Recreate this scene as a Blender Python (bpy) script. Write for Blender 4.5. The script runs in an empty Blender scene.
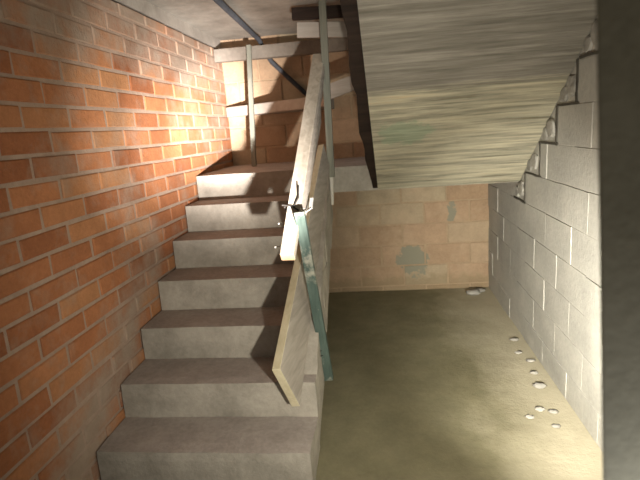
import bpy, bmesh, math, random
from mathutils import Vector, Matrix, noise

random.seed(7)
S = bpy.context.scene
COL = S.collection

# ------------------------------------------------------------------ camera
CAM_POS = Vector((0.353, -1.869, 1.525))
YAW, PITCH, ROLL = -0.129, 0.215, -0.075
fwd = Vector((math.sin(YAW) * math.cos(PITCH), math.cos(YAW) * math.cos(PITCH), -math.sin(PITCH)))
rgt = Vector((math.cos(YAW), -math.sin(YAW), 0.0))
upv = rgt.cross(fwd)
r2 = math.cos(ROLL) * rgt + math.sin(ROLL) * upv
u2 = -math.sin(ROLL) * rgt + math.cos(ROLL) * upv
cam_data = bpy.data.cameras.new('camera')
cam = bpy.data.objects.new('camera', cam_data)
COL.objects.link(cam)
M = Matrix((r2, u2, -fwd)).transposed().to_4x4()
M.translation = CAM_POS
cam.matrix_world = M
cam_data.sensor_width = 36.0
cam_data.lens = 500.0 / 640.0 * 36.0
cam_data.clip_start = 0.02
cam_data.dof.use_dof = True
cam_data.dof.focus_distance = 2.4
cam_data.dof.aperture_fstop = 28.1 / 12.0
S.camera = cam

# ------------------------------------------------------------------ world, lamps, exposure
W = bpy.data.worlds.new('world')
S.world = W
W.use_nodes = True
W.node_tree.nodes['Background'].inputs[0].default_value = (0.95, 0.92, 0.86, 1)
W.node_tree.nodes['Background'].inputs[1].default_value = 0.50

def spot(name, loc, target, power, angle, blend, radius, color):
    d = bpy.data.lights.new(name, 'SPOT')
    d.energy = power; d.spot_size = math.radians(angle); d.spot_blend = blend
    d.shadow_soft_size = radius; d.color = color
    o = bpy.data.objects.new(name, d); COL.objects.link(o)
    o.location = loc
    o.rotation_euler = (Vector(target) - Vector(loc)).to_track_quat('-Z', 'Y').to_euler()
    return o

TORCH = (0.42, -1.05, 0.88)
spot('torch_spill', TORCH, (0.25, 1.6, 1.0), 110, 138, 1.0, 0.022, (1.0, 0.93, 0.80))
spot('torch_beam', TORCH, (-0.98, 2.12, 1.72), 3300, 17, 1.0, 0.022, (1.0, 0.91, 0.90))
spot('torch_beam_outer', TORCH, (-0.98, 1.95, 1.80), 1300, 29, 1.0, 0.022, (1.0, 0.91, 0.88))
spot('torch_corona', TORCH, (-0.98, 1.70, 1.90), 480, 43, 1.0, 0.022, (1.0, 0.93, 0.88))
spot('right_wall_fill', (0.72, -0.86, 0.72), (1.29, 0.62, 0.50), 420, 72, 1.0, 0.04, (1.0, 0.95, 0.84))  # added lamp, no source seen here, lifts the right wall and floor
spot('pier_fill', (0.84, -1.24, 0.62), (0.80, -1.1, 0.97), 38, 66, 1.0, 0.06, (0.86, 0.94, 1.0))  # added cool fill without a visible source, brightens the lower pier

S.view_settings.view_transform = 'Standard'
S.view_settings.look = 'None'
S.view_settings.gamma = 1.0
S.view_settings.exposure = 0.0
S.view_settings.use_curve_mapping = False

# ------------------------------------------------------------------ material helpers
class NT:
    def __init__(self, name):
        self.m = bpy.data.materials.new(name); self.m.use_nodes = True
        self.t = self.m.node_tree; self.n = self.t.nodes; self.l = self.t.links
        self.b = self.n['Principled BSDF']
        self.b.inputs['Roughness'].default_value = 0.9
        self.b.inputs['Specular IOR Level'].default_value = 0.25
        self.pos = self.n.new('ShaderNodeNewGeometry').outputs['Position']
    def link(self, a, b): self.l.new(a, b)
    def mapping(self, scale, vec=None):
        mp = self.n.new('ShaderNodeMapping'); mp.inputs['Scale'].default_value = scale
        self.link(vec or self.pos, mp.inputs['Vector']); return mp.outputs[0]
    def noise(self, scale, detail=4, rough=0.6, vec=None, dist=0.0):
        k = self.n.new('ShaderNodeTexNoise'); k.inputs['Scale'].default_value = scale
        k.inputs['Detail'].default_value = detail; k.inputs['Roughness'].default_value = rough
        k.inputs['Distortion'].default_value = dist
        self.link(vec or self.pos, k.inputs['Vector']); return k.outputs['Fac']
    def ramp(self, fac, stops):
        r = self.n.new('ShaderNodeValToRGB'); e = r.color_ramp.elements
        while len(e) < len(stops): e.new(0.5)
        for i, (p, c) in enumerate(stops):
            e[i].position = p
            e[i].color = (c, c, c, 1) if isinstance(c, (int, float)) else (*c, 1)
        self.link(fac, r.inputs[0]); return r.outputs[0]
    def mix(self, fac, a, b, mode='MIX'):
        x = self.n.new('ShaderNodeMix'); x.data_type = 'RGBA'; x.blend_type = mode
        for sock, v in ((x.inputs[0], fac), (x.inputs[6], a), (x.inputs[7], b)):
            if isinstance(v, (int, float)): sock.default_value = v
            elif isinstance(v, tuple): sock.default_value = (*v, 1)
            else: self.link(v, sock)
        return x.outputs[2]
    def math(self, op, a, b=0.0, clamp=False):
        x = self.n.new('ShaderNodeMath'); x.operation = op; x.use_clamp = clamp
        for sock, v in ((x.inputs[0], a), (x.inputs[1], b)):
            if isinstance(v, (int, float)): sock.default_value = v
            else: self.link(v, sock)
        return x.outputs[0]
    def xyz(self):
        s = self.n.new('ShaderNodeSeparateXYZ'); self.link(self.pos, s.inputs[0]); return s.outputs
    def attr(self, name):
        a = self.n.new('ShaderNodeAttribute'); a.attribute_name = name; return a
    def bump(self, h, strength, dist):
        b = self.n.new('ShaderNodeBump'); b.inputs['Strength'].default_value = strength
        b.inputs['Distance'].default_value = dist
        self.link(h, b.inputs['Height']); self.link(b.outputs[0], self.b.inputs['Normal'])
    def base(self, c): 
        if isinstance(c, tuple): self.b.inputs['Base Color'].default_value = (*c, 1)
        else: self.link(c, self.b.inputs['Base Color'])
        return self.m

def concrete(name, lo, hi, scale=3.0, bump=0.5, fine=40, stretch=(1, 1, 1)):
    t = NT(name)
    v = t.mapping(stretch)
    a = t.noise(scale, 6, 0.65, v)
    c = t.ramp(a, [(0.3, lo), (0.7, hi)])
    f = t.noise(fine, 4, 0.7, v)
    c = t.mix(0.35, c, t.ramp(f, [(0.3, 0.55), (0.7, 1.0)]), 'MULTIPLY')
    t.bump(t.math('ADD', f, a), bump, 0.006)
    return t.base(c)

def wood(name, lo, hi, axis=1, rough=0.8, bump=0.3):
    t = NT(name)
    sc = [30, 30, 30]; sc[axis] = 2.5
    tc = t.n.new('ShaderNodeTexCoord').outputs['Object']
    v = t.mapping(tuple(sc), tc)
    a = t.noise(1.0, 5, 0.6, v, 0.6)
    c = t.ramp(a, [(0.3, lo), (0.7, hi)])
    t.bump(a, bump, 0.003)
    t.b.inputs['Roughness'].default_value = rough
    return t.base(c)

# brick faces of the left wall: tint per brick + plaster smears
def brick_material(name, lo, hi, plaster, mode):
    t = NT(name)
    tint = t.attr('tint').outputs['Fac']
    a = t.noise(9, 5, 0.65)
    f = t.noise(60, 3, 0.7)
    c = t.ramp(tint, [(0.0, lo), (0.6, hi), (1.0, (hi[0] * 0.98, hi[1] * 1.15, hi[2] * 1.2))])
    c = t.mix(0.55, c, t.ramp(a, [(0.25, 0.5), (0.75, 1.0)]), 'MULTIPLY')
    c = t.mix(0.35, c, t.ramp(f, [(0.3, 0.5), (0.7, 1.0)]), 'MULTIPLY')
    x, y, z = t.xyz()
    big = t.noise(2.6, 5, 0.62)
    med = t.noise(11, 4, 0.7)
    n = t.math('ADD', t.math('MULTIPLY', big, 0.75), t.math('MULTIPLY', med, 0.35))
    if mode == 'left':
        # plaster daubed over the upper courses, thinner lower down
        g = t.math('MULTIPLY', t.math('SUBTRACT', z, 1.80), 1.0)
        k = t.math('ADD', n, t.math('MINIMUM', t.math('MAXIMUM', g, 0.02), 0.25))
        # mortar smear that follows the flight's edge
        e = t.math('SUBTRACT', z, t.math('ADD', t.math('MULTIPLY', y, 0.646), 0.30))
        e = t.math('MAXIMUM', t.math('SUBTRACT', 0.24, t.math('MULTIPLY', t.math('ABSOLUTE', e), 0.75)), 0.0)
        e = t.math('MULTIPLY', e, t.ramp(y, [(0.9, 1.0), (1.0, 0.0)]))
        k = t.math('ADD', k, e)
        m = t.ramp(k, [(0.56, 0.0), (0.84, 0.92)])
    else:
        m = t.ramp(n, [(0.56, 0.0), (0.70, 1.0)])
        m = t.mix(0.35, m, (0, 0, 0))
    pc = t.mix(0.5, plaster, t.ramp(med, [(0.3, 0.6), (0.7, 1.0)]), 'MULTIPLY')
    c = t.mix(m, c, pc)
    if mode == 'back':
        # two grey-green cement dabs
        for (cx, cz, rx, rz) in ((0.62, 0.30, 0.15, 0.17), (0.97, 0.72, 0.05, 0.10)):
            dx = t.math('DIVIDE', t.math('SUBTRACT', x, cx), rx)
            dz = t.math('DIVIDE', t.math('SUBTRACT', z, cz), rz)
            d = t.math('ADD', t.math('MULTIPLY', dx, dx), t.math('MULTIPLY', dz, dz))
            d = t.math('ADD', d, t.math('MULTIPLY', t.math('SUBTRACT', med, 0.5), 4.0))
            c = t.mix(t.ramp(d, [(0.75, 1.0), (0.95, 0.0)]), c, (0.235, 0.225, 0.165))
        # darker, uneven band along the foot
        q = t.math('ADD', t.math('MULTIPLY', z, -4.0), t.math('ADD', med, 0.35))
        c = t.mix(t.ramp(q, [(0.25, 0.0), (0.42, 0.55)]), c, (0.24, 0.19, 0.11))
    t.bump(t.math('ADD', f, t.math('MULTIPLY', med, 1.2)), 0.7, 0.006)
    return t.base(c)

def mortar_material(name, lo, hi):
    return concrete(name, lo, hi, 6, 0.7, 50)

MAT = {}
MAT['brick'] = brick_material('red_brick', (0.34, 0.125, 0.052), (0.52, 0.215, 0.092), (0.36, 0.285, 0.215), 'left')
MAT['mortar'] = mortar_material('pale_mortar', (0.33, 0.235, 0.17), (0.44, 0.33, 0.25))
MAT['clay'] = brick_material('clay_block', (0.42, 0.29, 0.18), (0.48, 0.335, 0.215), (0.48, 0.36, 0.24), 'back')
MAT['clay_mortar'] = mortar_material('clay_wall_mortar', (0.36, 0.26, 0.165), (0.44, 0.33, 0.21))
MAT['step'] = concrete('step_concrete', (0.25, 0.23, 0.19), (0.44, 0.405, 0.34), 4.5, 0.6)
MAT['tread'] = concrete('tread_concrete', (0.30, 0.265, 0.235), (0.42, 0.375, 0.335), 5, 0.5)
MAT['slab'] = concrete('slab_concrete', (0.22, 0.205, 0.175), (0.42, 0.395, 0.34), 3.0, 0.8, 25)
MAT['beam'] = concrete('beam_timber_concrete', (0.15, 0.13, 0.105), (0.25, 0.22, 0.18), 6, 0.5)
MAT['ledge'] = concrete('ledge_concrete', (0.30, 0.27, 0.23), (0.44, 0.40, 0.34), 6, 0.4)
MAT['block'] = concrete('grey_block', (0.36, 0.35, 0.31), (0.52, 0.50, 0.44), 3.0, 0.5)
MAT['block_mortar'] = concrete('block_mortar', (0.40, 0.38, 0.33), (0.52, 0.50, 0.44), 8, 0.8)
MAT['dark_gap'] = concrete('dark_mortar', (0.05, 0.045, 0.035), (0.11, 0.10, 0.08), 8, 0.8)
MAT['rubble'] = concrete('mortar_lumps', (0.26, 0.25, 0.22), (0.44, 0.42, 0.37), 9, 0.9)
MAT['rail'] = wood('pale_timber', (0.36, 0.315, 0.245), (0.53, 0.475, 0.38))
MAT['cut'] = wood('cut_timber', (0.55, 0.36, 0.20), (0.66, 0.45, 0.27))
MAT['board'] = wood('grey_timber', (0.24, 0.215, 0.18), (0.36, 0.325, 0.275))
MAT['board_edge'] = wood('yellow_timber', (0.42, 0.37, 0.24), (0.54, 0.48, 0.33))
MAT['pale_board'] = wood('pale_board', (0.30, 0.27, 0.23), (0.42, 0.38, 0.33), 0)
MAT['greypost'] = wood('green_grey_timber', (0.14, 0.145, 0.115), (0.22, 0.22, 0.175), 2)
MAT['whitepost'] = wood('whitish_timber', (0.48, 0.46, 0.40), (0.66, 0.63, 0.56), 2)  # paler tone for the foot piece of the rear post
MAT['dark_wood_and_shade'] = wood('dark_timber_and_shade', (0.012, 0.007, 0.005), (0.030, 0.018, 0.012), 0)  # near-black tone also stands in for shade along the upper flight
MAT['pipe'] = concrete('dark_steel', (0.045, 0.048, 0.055), (0.085, 0.09, 0.10), 12, 0.2)
MAT['wire'] = concrete('black_wire', (0.02, 0.018, 0.015), (0.04, 0.035, 0.03), 20, 0.1)
MAT['steel'] = concrete('bright_nail', (0.45, 0.42, 0.36), (0.6, 0.57, 0.5), 20, 0.1)
MAT['pier'] = concrete('dark_render', (0.075, 0.062, 0.036), (0.11, 0.092, 0.058), 2.0, 0.3)
MAT['plastic'] = concrete('white_plastic', (0.55, 0.54, 0.50), (0.68, 0.67, 0.63), 20, 0.1)

# teal painted timber, worn through to grey wood
t = NT('worn_teal_paint')
tc = t.n.new('ShaderNodeTexCoord').outputs['Object']
a = t.noise(7, 5, 0.65, tc); f = t.noise(1.0, 4, 0.6, t.mapping((40, 40, 6), tc))
c = t.ramp(f, [(0.3, (0.05, 0.075, 0.063)), (0.7, (0.09, 0.125, 0.105))])
c = t.mix(t.ramp(a, [(0.56, 0.0), (0.66, 0.8)]), c, (0.34, 0.33, 0.27))
t.bump(f, 0.3, 0.003); MAT['teal'] = t.base(c)

# floor: screed with olive patches, paler towards the right wall
t = NT('floor_screed')
a = t.noise(1.5, 6, 0.6); b = t.noise(7, 5, 0.6); f = t.noise(45, 4, 0.7)
c = t.ramp(a, [(0.35, (0.20, 0.18, 0.105)), (0.65, (0.29, 0.265, 0.165))])
c = t.mix(0.5, c, t.ramp(b, [(0.3, 0.55), (0.7, 1.0)]), 'MULTIPLY')
c = t.mix(0.3, c, t.ramp(f, [(0.3, 0.6), (0.7, 1.0)]), 'MULTIPLY')
x, y, z = t.xyz()
d = t.math('ADD', t.math('MULTIPLY', x, 0.80), t.math('MULTIPLY', t.math('SUBTRACT', a, 0.5), 0.7))
c = t.mix(t.ramp(d, [(0.62, 0.0), (0.98, 0.9)]), c, (0.47, 0.425, 0.31))
t.bump(t.math('ADD', t.math('MULTIPLY', b, 1.5), f), 0.45, 0.008)
MAT['floor'] = t.base(c)

# soffit cast on boards: grey upstairs, cream / green stains near the landing
t = NT('board_marked_soffit')
x, y, z = t.xyz()
w = t.noise(1.0, 5, 0.7, t.mapping((1.6, 26, 26)), 0.3)
w2 = t.noise(1.0, 4, 0.6, t.mapping((2.5, 70, 70)), 0.2)
g = t.noise(2.4, 4, 0.6); g2 = t.noise(14, 4, 0.7)
grey = t.ramp(w, [(0.3, (0.165, 0.15, 0.12)), (0.5, (0.25, 0.23, 0.19)), (0.72, (0.37, 0.345, 0.29))])
crm = t.ramp(w, [(0.28, (0.14, 0.12, 0.07)), (0.42, (0.33, 0.31, 0.23)), (0.58, (0.52, 0.475, 0.345)), (0.75, (0.58, 0.48, 0.31))])
teal = t.ramp(w2, [(0.3, (0.24, 0.30, 0.20)), (0.7, (0.36, 0.42, 0.29))])
tx = t.math('DIVIDE', t.math('SUBTRACT', x, 0.50), 0.17); ty = t.math('DIVIDE', t.math('SUBTRACT', y, 1.13), 0.11)
td = t.math('ADD', t.math('ADD', t.math('MULTIPLY', tx, tx), t.math('MULTIPLY', ty, ty)), t.math('MULTIPLY', t.math('SUBTRACT', g2, 0.5), 3.0))
crm = t.mix(t.ramp(td, [(0.5, 0.75), (1.1, 0.0)]), crm, teal)
yy = t.math('ADD', y, t.math('MULTIPLY', t.math('SUBTRACT', w, 0.5), 0.10))
c = t.mix(t.ramp(yy, [(0.80, 0.0), (0.84, 1.0)]), grey, crm)
c = t.mix(0.5, c, t.ramp(w2, [(0.3, 0.55), (0.65, 1.0)]), 'MULTIPLY')
c = t.mix(0.35, c, t.ramp(g, [(0.3, 0.6), (0.7, 1.0)]), 'MULTIPLY')
t.bump(t.math('ADD', w, t.math('MULTIPLY', w2, 0.6)), 0.8, 0.012)
MAT['soffit'] = t.base(c)

# ------------------------------------------------------------------ mesh helpers
def link_mesh(name, bm, mats, parent=None, smooth=False):
    me = bpy.data.meshes.new(name)
    bmesh.ops.recalc_face_normals(bm, faces=bm.faces)
    bm.to_mesh(me); bm.free()
    for m in (mats if isinstance(mats, (list, tuple)) else [mats]):
        me.materials.append(MAT[m])
    if smooth:
        for p in me.polygons: p.use_smooth = True
    o = bpy.data.objects.new(name, me); COL.objects.link(o)
    if parent: o.parent = parent
    return o

def structure(o): o['kind'] = 'structure'; return o

def tag(o, label, cat, group=None):
    o['label'] = label; o['category'] = cat
    if group: o['group'] = group
    return o

def thing(name, label, cat, group=None):
    o = bpy.data.objects.new(name, None); COL.objects.link(o)
    o.empty_display_size = 0.1
    return tag(o, label, cat, group)

def hexa(bm, c8, mat=0):
    """c8: bottom 4 then top 4, same winding"""
    v = [bm.verts.new(p) for p in c8]
    fs = []
    for q in ((3, 2, 1, 0), (4, 5, 6, 7), (0, 1, 5, 4), (1, 2, 6, 5), (2, 3, 7, 6), (3, 0, 4, 7)):
        f = bm.faces.new([v[i] for i in q]); f.material_index = mat; fs.append(f)
    return fs

def box(bm, x0, x1, y0, y1, z0, z1, mat=0):
    return hexa(bm, [(x0, y0, z0), (x1, y0, z0), (x1, y1, z0), (x0, y1, z0),
                     (x0, y0, z1), (x1, y0, z1), (x1, y1, z1), (x0, y1, z1)], mat)

def plank(bm, p0, p1, side, w, th, mat=0, taper=1.0, endmat=None):
    p0, p1 = Vector(p0), Vector(p1)
    d = (p1 - p0).normalized(); s = Vector(side); s = (s - s.dot(d) * d).normalized(); n = d.cross(s)
    c = []
    for p, k in ((p0, 1.0), (p1, taper)):
        for a, b in ((-1, -1), (1, -1), (1, 1), (-1, 1)):
            c.append(p + s * a * w * k / 2 + n * b * th / 2)
    fs = hexa(bm, c, mat)
    if endmat is not None: fs[0].material_index = endmat; 
    return fs

def soften(o, width, seg=2):
    m = o.modifiers.new('bevel', 'BEVEL'); m.width = width; m.segments = seg; m.limit_method = 'ANGLE'
    return o

def rough_grid(bm, amount, scale, cuts, seed=0):
    bmesh.ops.subdivide_edges(bm, edges=bm.edges[:], cuts=cuts, use_grid_fill=True)
    for v in bm.verts:
        v.co += noise.noise_vector(v.co * scale + Vector((seed, seed * 2, 0))) * amount

def tube(bm, pts, r, n=10, mat=0):
    pts = [Vector(p) for p in pts]; rings = []
    for i, p in enumerate(pts):
        d = (pts[min(i + 1, len(pts) - 1)] - pts[max(i - 1, 0)]).normalized()
        a = d.orthogonal().normalized() if i == 0 else (pa - pa.dot(d) * d).normalized()
        pa = a; b = d.cross(a)
        rings.append([bm.verts.new(p + r * (math.cos(2 * math.pi * k / n) * a + math.sin(2 * math.pi * k / n) * b)) for k in range(n)])
    for i in range(len(rings) - 1):
        for k in range(n):
            f = bm.faces.new((rings[i][k], rings[i][(k + 1) % n], rings[i + 1][(k + 1) % n], rings[i + 1][k])); f.material_index = mat
    for r_ in (rings[0], rings[-1]):
        bm.faces.new(r_).material_index = mat

def bricks(name, frame, u0, u1, z0, z1, bl, bh, gap, uoff, zoff, depth, back, mats, proud=0.006, keep=None, jitter=0.003, chamfer=0.005):
    """frame(u, z, d) -> world point, d = distance out of the wall face"""
    bm = bmesh.new()
    tl = bm.loops.layers.float_color.new('tint')
    hexa(bm, [frame(u0, z0, -back), frame(u1, z0, -back), frame(u1, z0, -depth), frame(u0, z0, -depth),
              frame(u0, z1, -back), frame(u1, z1, -back), frame(u1, z1, -depth), frame(u0, z1, -depth)], 1)
    row0 = math.floor((z0 - zoff) / bh) - 1
    for row in range(row0, math.ceil((z1 - zoff) / bh) + 1):
        za, zb = zoff + row * bh + gap / 2, zoff + (row + 1) * bh - gap / 2
        za, zb = max(za, z0), min(zb, z1)
        if zb - za < 0.015: continue
        sh = uoff + (bl / 2 if row % 2 else 0)
        k0 = math.floor((u0 - sh) / bl) - 1
        for k in range(k0, math.ceil((u1 - sh) / bl) + 1):
            ua, ub = max(sh + k * bl + gap / 2, u0), min(sh + (k + 1) * bl - gap / 2, u1)
            if ub - ua < 0.03: continue
            if keep and not keep((ua + ub) / 2, (za + zb) / 2): continue
            j = lambda: random.uniform(-jitter, jitter)
            q = [(ua + j(), za + j()), (ub + j(), za + j()), (ub + j(), zb + j()), (ua + j(), zb + j())]
            out = proud + random.uniform(-0.003, 0.003)
            cu, cz = (ua + ub) / 2, (za + zb) / 2
            ins = lambda p: (p[0] + math.copysign(chamfer, cu - p[0]), p[1] + math.copysign(chamfer, cz - p[1]))
            A = [bm.verts.new(frame(p[0], p[1], -depth - 0.002)) for p in q]
            B = [bm.verts.new(frame(p[0], p[1], out - chamfer * 0.8)) for p in q]
            Cc = [bm.verts.new(frame(*ins(p), out)) for p in q]
            tint = random.random() ** 1.2
            fs = [bm.faces.new(Cc)]
            for X, Y in ((A, B), (B, Cc)):
                for i in range(4):
                    fs.append(bm.faces.new((X[i], X[(i + 1) % 4], Y[(i + 1) % 4], Y[i])))
            for f in fs:
                for lp in f.loops: lp[tl] = (tint, tint, tint, 1)
    return structure(link_mesh(name, bm, mats))

# ------------------------------------------------------------------ setting
XL, XR, YB, ZC = -0.994, 1.296, 2.687, 2.36
T, R = 0.28, 0.181
LAND_Y, LAND_Z = 6 * T, 7 * R
Y0 = -2.5

bm = bmesh.new(); box(bm, XL - 0.2, XR + 0.2, Y0, YB + 0.2, -0.12, 0.0)
structure(link_mesh('floor', bm, 'floor'))

bricks('wall_left', lambda u, z, d: (XL + d, u, z), Y0, YB + 0.15, 0.0, 2.268, 0.305, 0.0985, 0.017, -0.04, 1.216 - 0.0985 * 12,
       0.004, 0.15, ['brick', 'mortar'], proud=0.002)
# plastered head of the left wall above the long crack
bm = bmesh.new(); box(bm, XL - 0.15, XL + 0.004, Y0, YB + 0.1, 2.282, ZC)
rough_grid(bm, 0.004, 9, 7)
structure(link_mesh('trim_1', bm, 'ledge'))
bm = bmesh.new(); box(bm, XL - 0.14, XL - 0.03, Y0, YB + 0.1, 2.2685, 2.2815)
structure(link_mesh('trim_2', bm, 'dark_gap'))

bricks('wall_back', lambda u, z, d: (u, YB - d, z), XL, XR + 0.1, 0.0, ZC + 0.1, 0.40, 0.195, 0.014, 0.13, 0.046,
       0.004, 0.15, ['clay', 'clay_mortar'], proud=0.003, jitter=0.004)

def soffit_z(y): return 1.086 + 0.71 * (1.68 - y)
bricks('wall_right', lambda u, z, d: (XR - d * -1 if False else XR - d, u, z), -0.95, YB, 0.0, ZC, 0.40, 0.20, 0.0035, 0.53, 0.16,
       0.003, 0.15, ['block', 'block_mortar'], proud=0.0, jitter=0.002, chamfer=0.002,
       keep=lambda u, z: z < 0.96 or z + 0.10 < soffit_z(u - 0.17) + 0.02)

# near pier at the doorway, its far arris leaning a little
bm = bmesh.new()
def px(z): return 0.745 - 0.0265 * (z / 0.471)
for k, (ya, yb) in enumerate(((-1.1, -0.95),)):
    hexa(bm, [(px(0), ya, 0), (1.5, ya, 0), (1.5, yb, 0), (px(0) + 0.14, yb, 0),
              (px(ZC), ya, ZC), (1.5, ya, ZC), (1.5, yb, ZC), (px(ZC) + 0.14, yb, ZC)])
structure(soften(link_mesh('wall_near', bm, 'pier'), 0.006))

# slab overhead (open above the returning flight)
bm = bmesh.new()
box(bm, XL - 0.15, 0.245, Y0, YB, ZC, ZC + 0.18)
rough_grid(bm, 0.012, 3.5, 9)
structure(link_mesh('ceiling', bm, 'slab'))
bm = bmesh.new(); box(bm, 0.245, XR + 0.15, Y0, -0.35, ZC, ZC + 0.18)
structure(link_mesh('ceiling', bm, 'slab'))

# ------------------------------------------------------------------ lower stairs
st = thing('staircase', 'bare grey concrete stairs climbing beside the red brick wall', 'stairs')
def worn(bm, x0, x1, y0, y1, z0, z1, seed):
    """block with a subdivided, slightly wavy surface; top gets material 1"""
    nx, ny, nz = 16, 4, 4
    def grid(fix, val, ua, ub, va, vb, nu, nv, m, order):
        vs = {}
        for i in range(nu + 1):
            for j in range(nv + 1):
                a = ua + (ub - ua) * i / nu; b = va + (vb - va) * j / nv
                p = [0, 0, 0]; p[fix] = val; p[order[0]] = a; p[order[1]] = b
                vs[i, j] = bm.verts.new(p)
        for i in range(nu):
            for j in range(nv):
                f = bm.faces.new((vs[i, j], vs[i + 1, j], vs[i + 1, j + 1], vs[i, j + 1])); f.material_index = m
    grid(2, z1, x0, x1, y0, y1, nx, ny, 1, (0, 1)); grid(2, z0, x0, x1, y0, y1, nx, ny, 0, (0, 1))
    grid(1, y0, x0, x1, z0, z1, nx, nz, 0, (0, 2)); grid(1, y1, x0, x1, z0, z1, nx, nz, 0, (0, 2))
    grid(0, x0, y0, y1, z0, z1, ny, nz, 0, (1, 2)); grid(0, x1, y0, y1, z0, z1, ny, nz, 0, (1, 2))
    bmesh.ops.remove_doubles(bm, verts=bm.verts[:], dist=1e-5)
    for v in bm.verts:
        n = noise.noise_vector(v.co * 5.0 + Vector((seed, 0, 0)))
        top = abs(v.co.z - z1) < 1e-4; front = abs(v.co.y - y0) < 1e-4; side = abs(v.co.x - x1) < 1e-4
        v.co.z += n.z * 0.004 * top
        v.co.y += n.y * 0.006 * front
        v.co.x += n.x * 0.008 * side
        if top and front: v.co.z -= 0.004; v.co.y += 0.004
def waist(y): return max(0.0, R / T * y - 0.165)
for k in range(1, 7):
    bm = bmesh.new()
    y0_, y1_ = (k - 1) * T, k * T
    worn(bm, XL + 0.010, 0.0, y0_, y1_, 0.0, k * R, k * 3.1)
    for v in bm.verts:      # lift the underside to the sloping waist of the flight
        f = v.co.z / (k * R); v.co.z = waist(min(max(v.co.y, y0_), y1_)) * (1 - f) + v.co.z
    link_mesh('step', bm, ['step', 'tread'], st)
bm = bmesh.new(); worn(bm, XL + 0.010, XR - 0.006, LAND_Y, YB - 0.008, LAND_Z - R, LAND_Z, 50)
link_mesh('landing', bm, ['step', 'tread'], st)

# mortar ramped into the corners of the treads along the open edge
bm = bmesh.new()
n = 26; prev = None
for i in range(n + 1):
    y = 1.2 * T + (LAND_Y - 0.004 - 1.2 * T) * i / n; z = R + R / T * y
    h = min(1.0, i / 5.0)
    xs = -0.075 + 0.012 * noise.noise(Vector((y * 6, 0, 3)))
    zz = z - 0.004 - 0.05 * (1 - h) + 0.010 * noise.noise(Vector((y * 9, 4, 0)))
    xr = -0.002 + 0.008 * noise.noise(Vector((y * 12, 8, 0)))
    ring = [bm.verts.new(p) for p in ((xs, y, z - 0.20), (xr, y, z - 0.20), (xr, y, zz), (xs, y, zz + 0.004))]
    if prev:
        for a in range(4): bm.faces.new((prev[a], prev[(a + 1) % 4], ring[(a + 1) % 4], ring[a]))
    else: bm.faces.new(ring)
    prev = ring
bm.faces.new(prev)
link_mesh('mortar_fillet', bm, 'step', st)

# ------------------------------------------------------------------ returning flight seen from below
uf = thing('staircase', 'upper concrete flight seen from below, its board-marked underside stained cream', 'stairs')
bm = bmesh.new()
xa, xb = 0.318, XR - 0.002
def sx(y): return 0.332 - 0.03 * (1.68 - y)
prof = [(LAND_Y - 0.002, 1.088)]
yend = -0.345; 
up = [(yend, soffit_z(yend))]
topp = []
n = 8
for k in range(n):
    yk = LAND_Y - 0.002 - k * T * 0.9
    topp += [(yk, LAND_Z + (k) * R), (yk, LAND_Z + (k + 1) * R)]
topp += [(yend, LAND_Z + n * R)]
loop = prof + topp[1:] + up
va = [bm.verts.new((sx(y), y, z)) for y, z in loop]; vb = [bm.verts.new((xb, y, z)) for y, z in loop]
bm.faces.new(va); bm.faces.new(vb[::-1])
for i in range(len(loop)):
    j = (i + 1) % len(loop)
    f = bm.faces.new((va[i], va[j], vb[j], vb[i]))
    f.material_index = 0 if (i == len(loop) - 1) else 1
link_mesh('flight_slab', bm, ['soffit', 'step'], uf)
# near-black strip painted in for the shaded open side of the flight, ragged below
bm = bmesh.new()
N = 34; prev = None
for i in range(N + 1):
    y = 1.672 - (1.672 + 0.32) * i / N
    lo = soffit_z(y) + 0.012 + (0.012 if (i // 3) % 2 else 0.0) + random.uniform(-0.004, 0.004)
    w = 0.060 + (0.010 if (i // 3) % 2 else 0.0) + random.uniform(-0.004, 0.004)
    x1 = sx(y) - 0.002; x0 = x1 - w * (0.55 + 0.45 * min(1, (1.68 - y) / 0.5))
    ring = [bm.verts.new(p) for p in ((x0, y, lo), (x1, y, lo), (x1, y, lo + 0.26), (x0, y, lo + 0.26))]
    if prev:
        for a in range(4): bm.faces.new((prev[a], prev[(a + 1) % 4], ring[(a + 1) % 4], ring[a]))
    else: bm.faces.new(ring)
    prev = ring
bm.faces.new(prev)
o = link_mesh('shade_strip', bm, 'dark_wood_and_shade', uf); o['label'] = 'dark ragged strip standing for the shaded edge of the upper flight'

# rough mortar packed between the stepped blocks and the underside
def lump(bm, c, r, seed, squash=(1, 1, 1)):
    g = bmesh.ops.create_icosphere(bm, subdivisions=2, radius=1.0)['verts']
    for v in g:
        k = 1 + 0.45 * noise.noise(v.co * 1.7 + Vector((seed, seed * 0.7, 0)))
        v.co = Vector(c) + Vector((v.co.x * squash[0], v.co.y * squash[1], v.co.z * squash[2])) * r * k
bm = bmesh.new()
lumps = []
for q, zb in enumerate((0.96, 1.16, 1.36, 1.56, 1.76)):
    ye = 1.68 - (zb + 0.225 - 1.086) / 0.71
    yn = ye + 0.20 / 0.71
    yj = ye + random.uniform(-0.02, 0.02)
    box(bm, XR - 0.007, XR - 0.0008, yj, yj + random.uniform(0.014, 0.022), zb, zb + 0.20)
    box(bm, XR - 0.007, XR - 0.0008, yj - 0.02, yn, zb - 0.004, zb + 0.008)
    for f, r in ((0.30, 0.062), (0.66, 0.044)):
        y = ye + (yn - ye) * f
        lumps.append((y, zb + 0.012 + (soffit_z(y) - zb) * 0.44, r))
rough_grid(bm, 0.006, 14, 3)
o = link_mesh('open_joint', bm, 'dark_gap', uf); o['label'] = 'dark open joints between flight and grey block wall'
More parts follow.
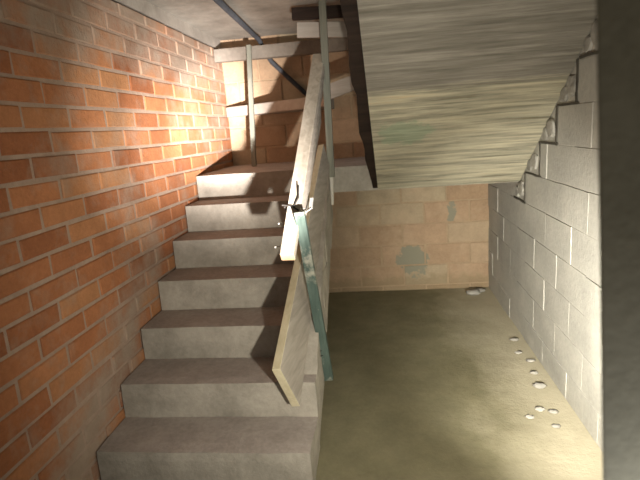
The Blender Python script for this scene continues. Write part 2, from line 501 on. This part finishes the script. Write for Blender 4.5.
for i, (y, z, r) in enumerate(lumps):
    bm = bmesh.new()
    g = bmesh.ops.create_icosphere(bm, subdivisions=2, radius=1.0)['verts']
    for v in g:
        k = 1 + 0.55 * noise.noise(v.co * 1.3 + Vector((i * 3.7, 0, i)))
        c = v.co * k
        c = Vector((max(-0.8, min(0.8, c.x)), max(-0.85, min(0.85, c.y)), max(-0.8, min(0.8, c.z))))
        v.co = Vector((XR - 0.002 + c.x * r * 0.30, y + c.y * r * 1.1, z + c.z * r))
    link_mesh('mortar_lump', bm, 'rubble', uf)

# ------------------------------------------------------------------ concrete pieces around the landing head
bm = bmesh.new()
zt, th = 1.785, 0.085
a0, a1 = Vector((XL + 0.012, 2.61, 0)), Vector((-0.02, 2.03, 0))
hexa(bm, [(a0.x, a0.y, zt - th), (a1.x, a1.y, zt - th), (a1.x, YB - 0.012, zt - th), (a0.x, YB - 0.012, zt - th),
          (a0.x, a0.y, zt), (a1.x, a1.y, zt), (a1.x, YB - 0.012, zt), (a0.x, YB - 0.012, zt)])
tag(soften(link_mesh('winder_tread', bm, 'ledge'), 0.006), 'pale concrete winder tread above the landing, wedged in the brick corner', 'stair tread')
bm = bmesh.new()
box(bm, XL + 0.012, 0.245, 2.44, 2.52, 2.148, 2.25)
rough_grid(bm, 0.004, 8, 5)
tag(link_mesh('concrete_beam', bm, 'beam'), 'long rough beam across the back corner just under the slab', 'beam')

# conduit that runs under the slab, drops behind the beam and ends low on the back wall
bm = bmesh.new()
tube(bm, [(-0.545, 1.02, 2.325), (-0.615, 2.38, 2.325), (-0.60, 2.49, 2.305), (-0.578, 2.575, 2.22), (-0.53, 2.61, 2.13), (-0.235, 2.655, 1.82)], 0.020, 10)
tag(link_mesh('conduit', bm, 'pipe', None, True), 'dark conduit running under the slab and slanting down the bricks', 'pipe')

# thin prop standing on the landing
bm = bmesh.new()
plank(bm, (-0.690, 2.26, LAND_Z + 0.006), (-0.668, 2.40, 2.25), (1, 0, 0), 0.036, 0.03)
tag(link_mesh('timber_prop', bm, 'greypost'), 'thin grey timber prop standing on the landing by the brick corner', 'prop')

# slanting board and cross boards beyond the rear post
bm = bmesh.new()
plank(bm, (-0.055, 2.0, 1.785), (0.262, 2.0, 1.872), (0, 0, 1), 0.108, 0.03)
tag(soften(link_mesh('wooden_board', bm, 'pale_board'), 0.003), 'short pale board slanting up from the rear post to the upper flight', 'board')
bm = bmesh.new()
plank(bm, (-0.165, 1.75, 2.206), (0.262, 1.75, 2.172), (0, 0, 1), 0.098, 0.03)
tag(soften(link_mesh('wooden_board', bm, 'pale_board'), 0.003), 'pale board nailed level across the head of the rear post', 'board')
bm = bmesh.new()
plank(bm, (-0.185, 1.71, 2.302), (0.262, 1.71, 2.282), (0, 0, 1), 0.075, 0.05)
tag(soften(link_mesh('wooden_batten', bm, 'dark_wood_and_shade'), 0.003), 'dark batten crossing the rear post just below the slab', 'batten')

# ------------------------------------------------------------------ improvised railing
rl = thing('railing', 'makeshift timber railing of pale planks along the open side of the stairs', 'railing')
rd = Vector((0.04, 1.4, 0.93)).normalized()
P0 = Vector((-0.090, 0.335, 0.965)); P1 = Vector((-0.026, 1.74, 2.02))
bm = bmesh.new(); plank(bm, P0, P1, (1, 0, 0), 0.066, 0.05, 0, 1.25, 1)
o = soften(link_mesh('handrail', bm, ['rail', 'cut'], rl), 0.004); o['label'] = 'pale plank handrail with a raw sawn end'
bm = bmesh.new()
s0 = P0.lerp(P1, 0.17) + Vector((0.045, 0, -0.01)); s1 = P1 + Vector((0.035, 0.0, -0.02))
plank(bm, s0, s1, (1, 0, 0), 0.022, 0.05)
link_mesh('batten', bm, 'board', rl)

# posts
bm = bmesh.new(); plank(bm, (0.012, 1.645, 1.20), (0.030, 1.645, ZC - 0.006), (1, 0, 0), 0.046, 0.04)
o = link_mesh('post', bm, 'greypost', rl); o['label'] = 'greenish grey rear post'
bm = bmesh.new(); plank(bm, (-0.002, 1.652, 1.005), (0.012, 1.652, 1.22), (1, 0, 0), 0.030, 0.036)
o = link_mesh('post_foot', bm, 'whitepost', rl); o['label'] = 'whitish foot of the rear post'
bm = bmesh.new(); plank(bm, (0.026, 0.585, 0.215), (-0.040, 0.47, 1.155), (1, 0.0, 0), 0.050, 0.035)
o = soften(link_mesh('post', bm, 'teal', rl), 0.003); o['label'] = 'leaning post with worn teal paint'

# lower guard board, leaning on the nosings
def quadboard(name, A, B, C_, D, th, mats, parent):
    """A lower-near, B lower-far, C upper-far, D upper-near"""
    bm = bmesh.new()
    A, B, C_, D = map(Vector, (A, B, C_, D)); n = (B - A).cross(D - A).normalized() * th / 2
    c = [A - n, B - n, C_ - n, D - n, A + n, B + n, C_ + n, D + n]
    fs = hexa(bm, c, 0)
    if len(mats) > 1:
        fs[4].material_index = 1; fs[5].material_index = 1
    return soften(link_mesh(name, bm, list(mats), parent), 0.003)
o = quadboard('guard_board', (-0.080, 0.17, 0.300), (-0.012, 1.62, 1.275), (-0.042, 1.60, 1.43), (-0.135, 0.085, 0.530), 0.042, ('board', 'board_edge'), rl)
o['label'] = 'wide grey board standing on the step noses'
o = quadboard('guard_board', (-0.078, 0.74, 1.045), (-0.040, 1.62, 1.575), (-0.030, 1.62, 1.905), (-0.075, 0.74, 1.205), 0.022, ('board',), rl)
o['label'] = 'grey board hung under the handrail'

# tie wire round handrail and post, plastic strip, nails
def at_rail(k, dx, dz): p = P0.lerp(P1, k); return Vector((p.x + dx, p.y, p.z + dz))
bm = bmesh.new()
k = 0.17
tube(bm, [at_rail(k, -0.062, 0.030), at_rail(k - .01, -0.01, 0.036), at_rail(k - .03, 0.03, 0.036), at_rail(k - .05, 0.062, 0.03), at_rail(k - .05, 0.066, -0.03), at_rail(k, 0.02, -0.04), at_rail(k + .02, -0.04, -0.036), at_rail(k + .01, -0.055, 0.01)], 0.0045, 6)
tube(bm, [at_rail(k - .01, 0.0, 0.036), at_rail(k + .01, 0.02, 0.05), at_rail(k + .055, 0.012, 0.06)], 0.004, 6)
link_mesh('tie_wire', bm, 'wire', rl)
bm = bmesh.new(); plank(bm, at_rail(k - .06, 0.03, 0.034), at_rail(k - .02, 0.085, 0.03), (0, 1, 0), 0.022, 0.004)
plank(bm, at_rail(k - .02, 0.085, 0.03), at_rail(k + 0.03, 0.082, 0.02), (1, 0, 0), 0.018, 0.004)
link_mesh('plastic_strip', bm, 'plastic', rl)
for (p, q) in (((-0.12, 0.56, 1.09), (-0.165, 0.55, 1.085)), ((-0.12, 0.43, 1.00), (-0.165, 0.42, 0.995))):
    bm = bmesh.new(); tube(bm, [p, q], 0.0035, 6); link_mesh('nail', bm, 'steel', rl)
for (p, q) in (((0.02, 0.56, 0.40), (-0.055, 0.50, 0.395)), ((0.02, 0.56, 0.37), (-0.06, 0.50, 0.372))):
    bm = bmesh.new(); tube(bm, [p, q], 0.0035, 6); o = link_mesh('nail', bm, 'wire', rl)

# ------------------------------------------------------------------ crumbs of mortar along the right wall
crumbs = [(1.13, 2.50, 0.045, 'largest mortar lump on the floor in the far right corner'),
          (1.19, 2.56, 0.035, 'mortar lump in the far right corner against the grey wall'),
          (1.225, 1.50, 0.020, 'dark-shadowed mortar crumb near the middle of the right wall foot'),
          (1.20, 1.30, 0.016, None), (1.24, 1.18, 0.018, None), (1.215, 1.02, 0.017, None),
          (1.20, 0.86, 0.026, None), (1.13, 0.62, 0.018, None), (1.19, 0.60, 0.016, None), (1.06, 0.55, 0.015, None), (1.16, 0.47, 0.014, None)]
for i, (x, y, r, lab) in enumerate(crumbs):
    bm = bmesh.new(); lump(bm, (x, y, r * 0.32), r, i * 5.1, (1.5, 1.1, 0.5))
    zmin = min(v.co.z for v in bm.verts)
    for v in bm.verts: v.co.z -= zmin - 0.0005 + 0.0
    o = link_mesh('mortar_crumb', bm, 'rubble', None, True)
    tag(o, lab or 'small pale mortar crumb scattered on the floor along the right wall', 'rubble', None if lab else 'mortar crumbs by the right wall')
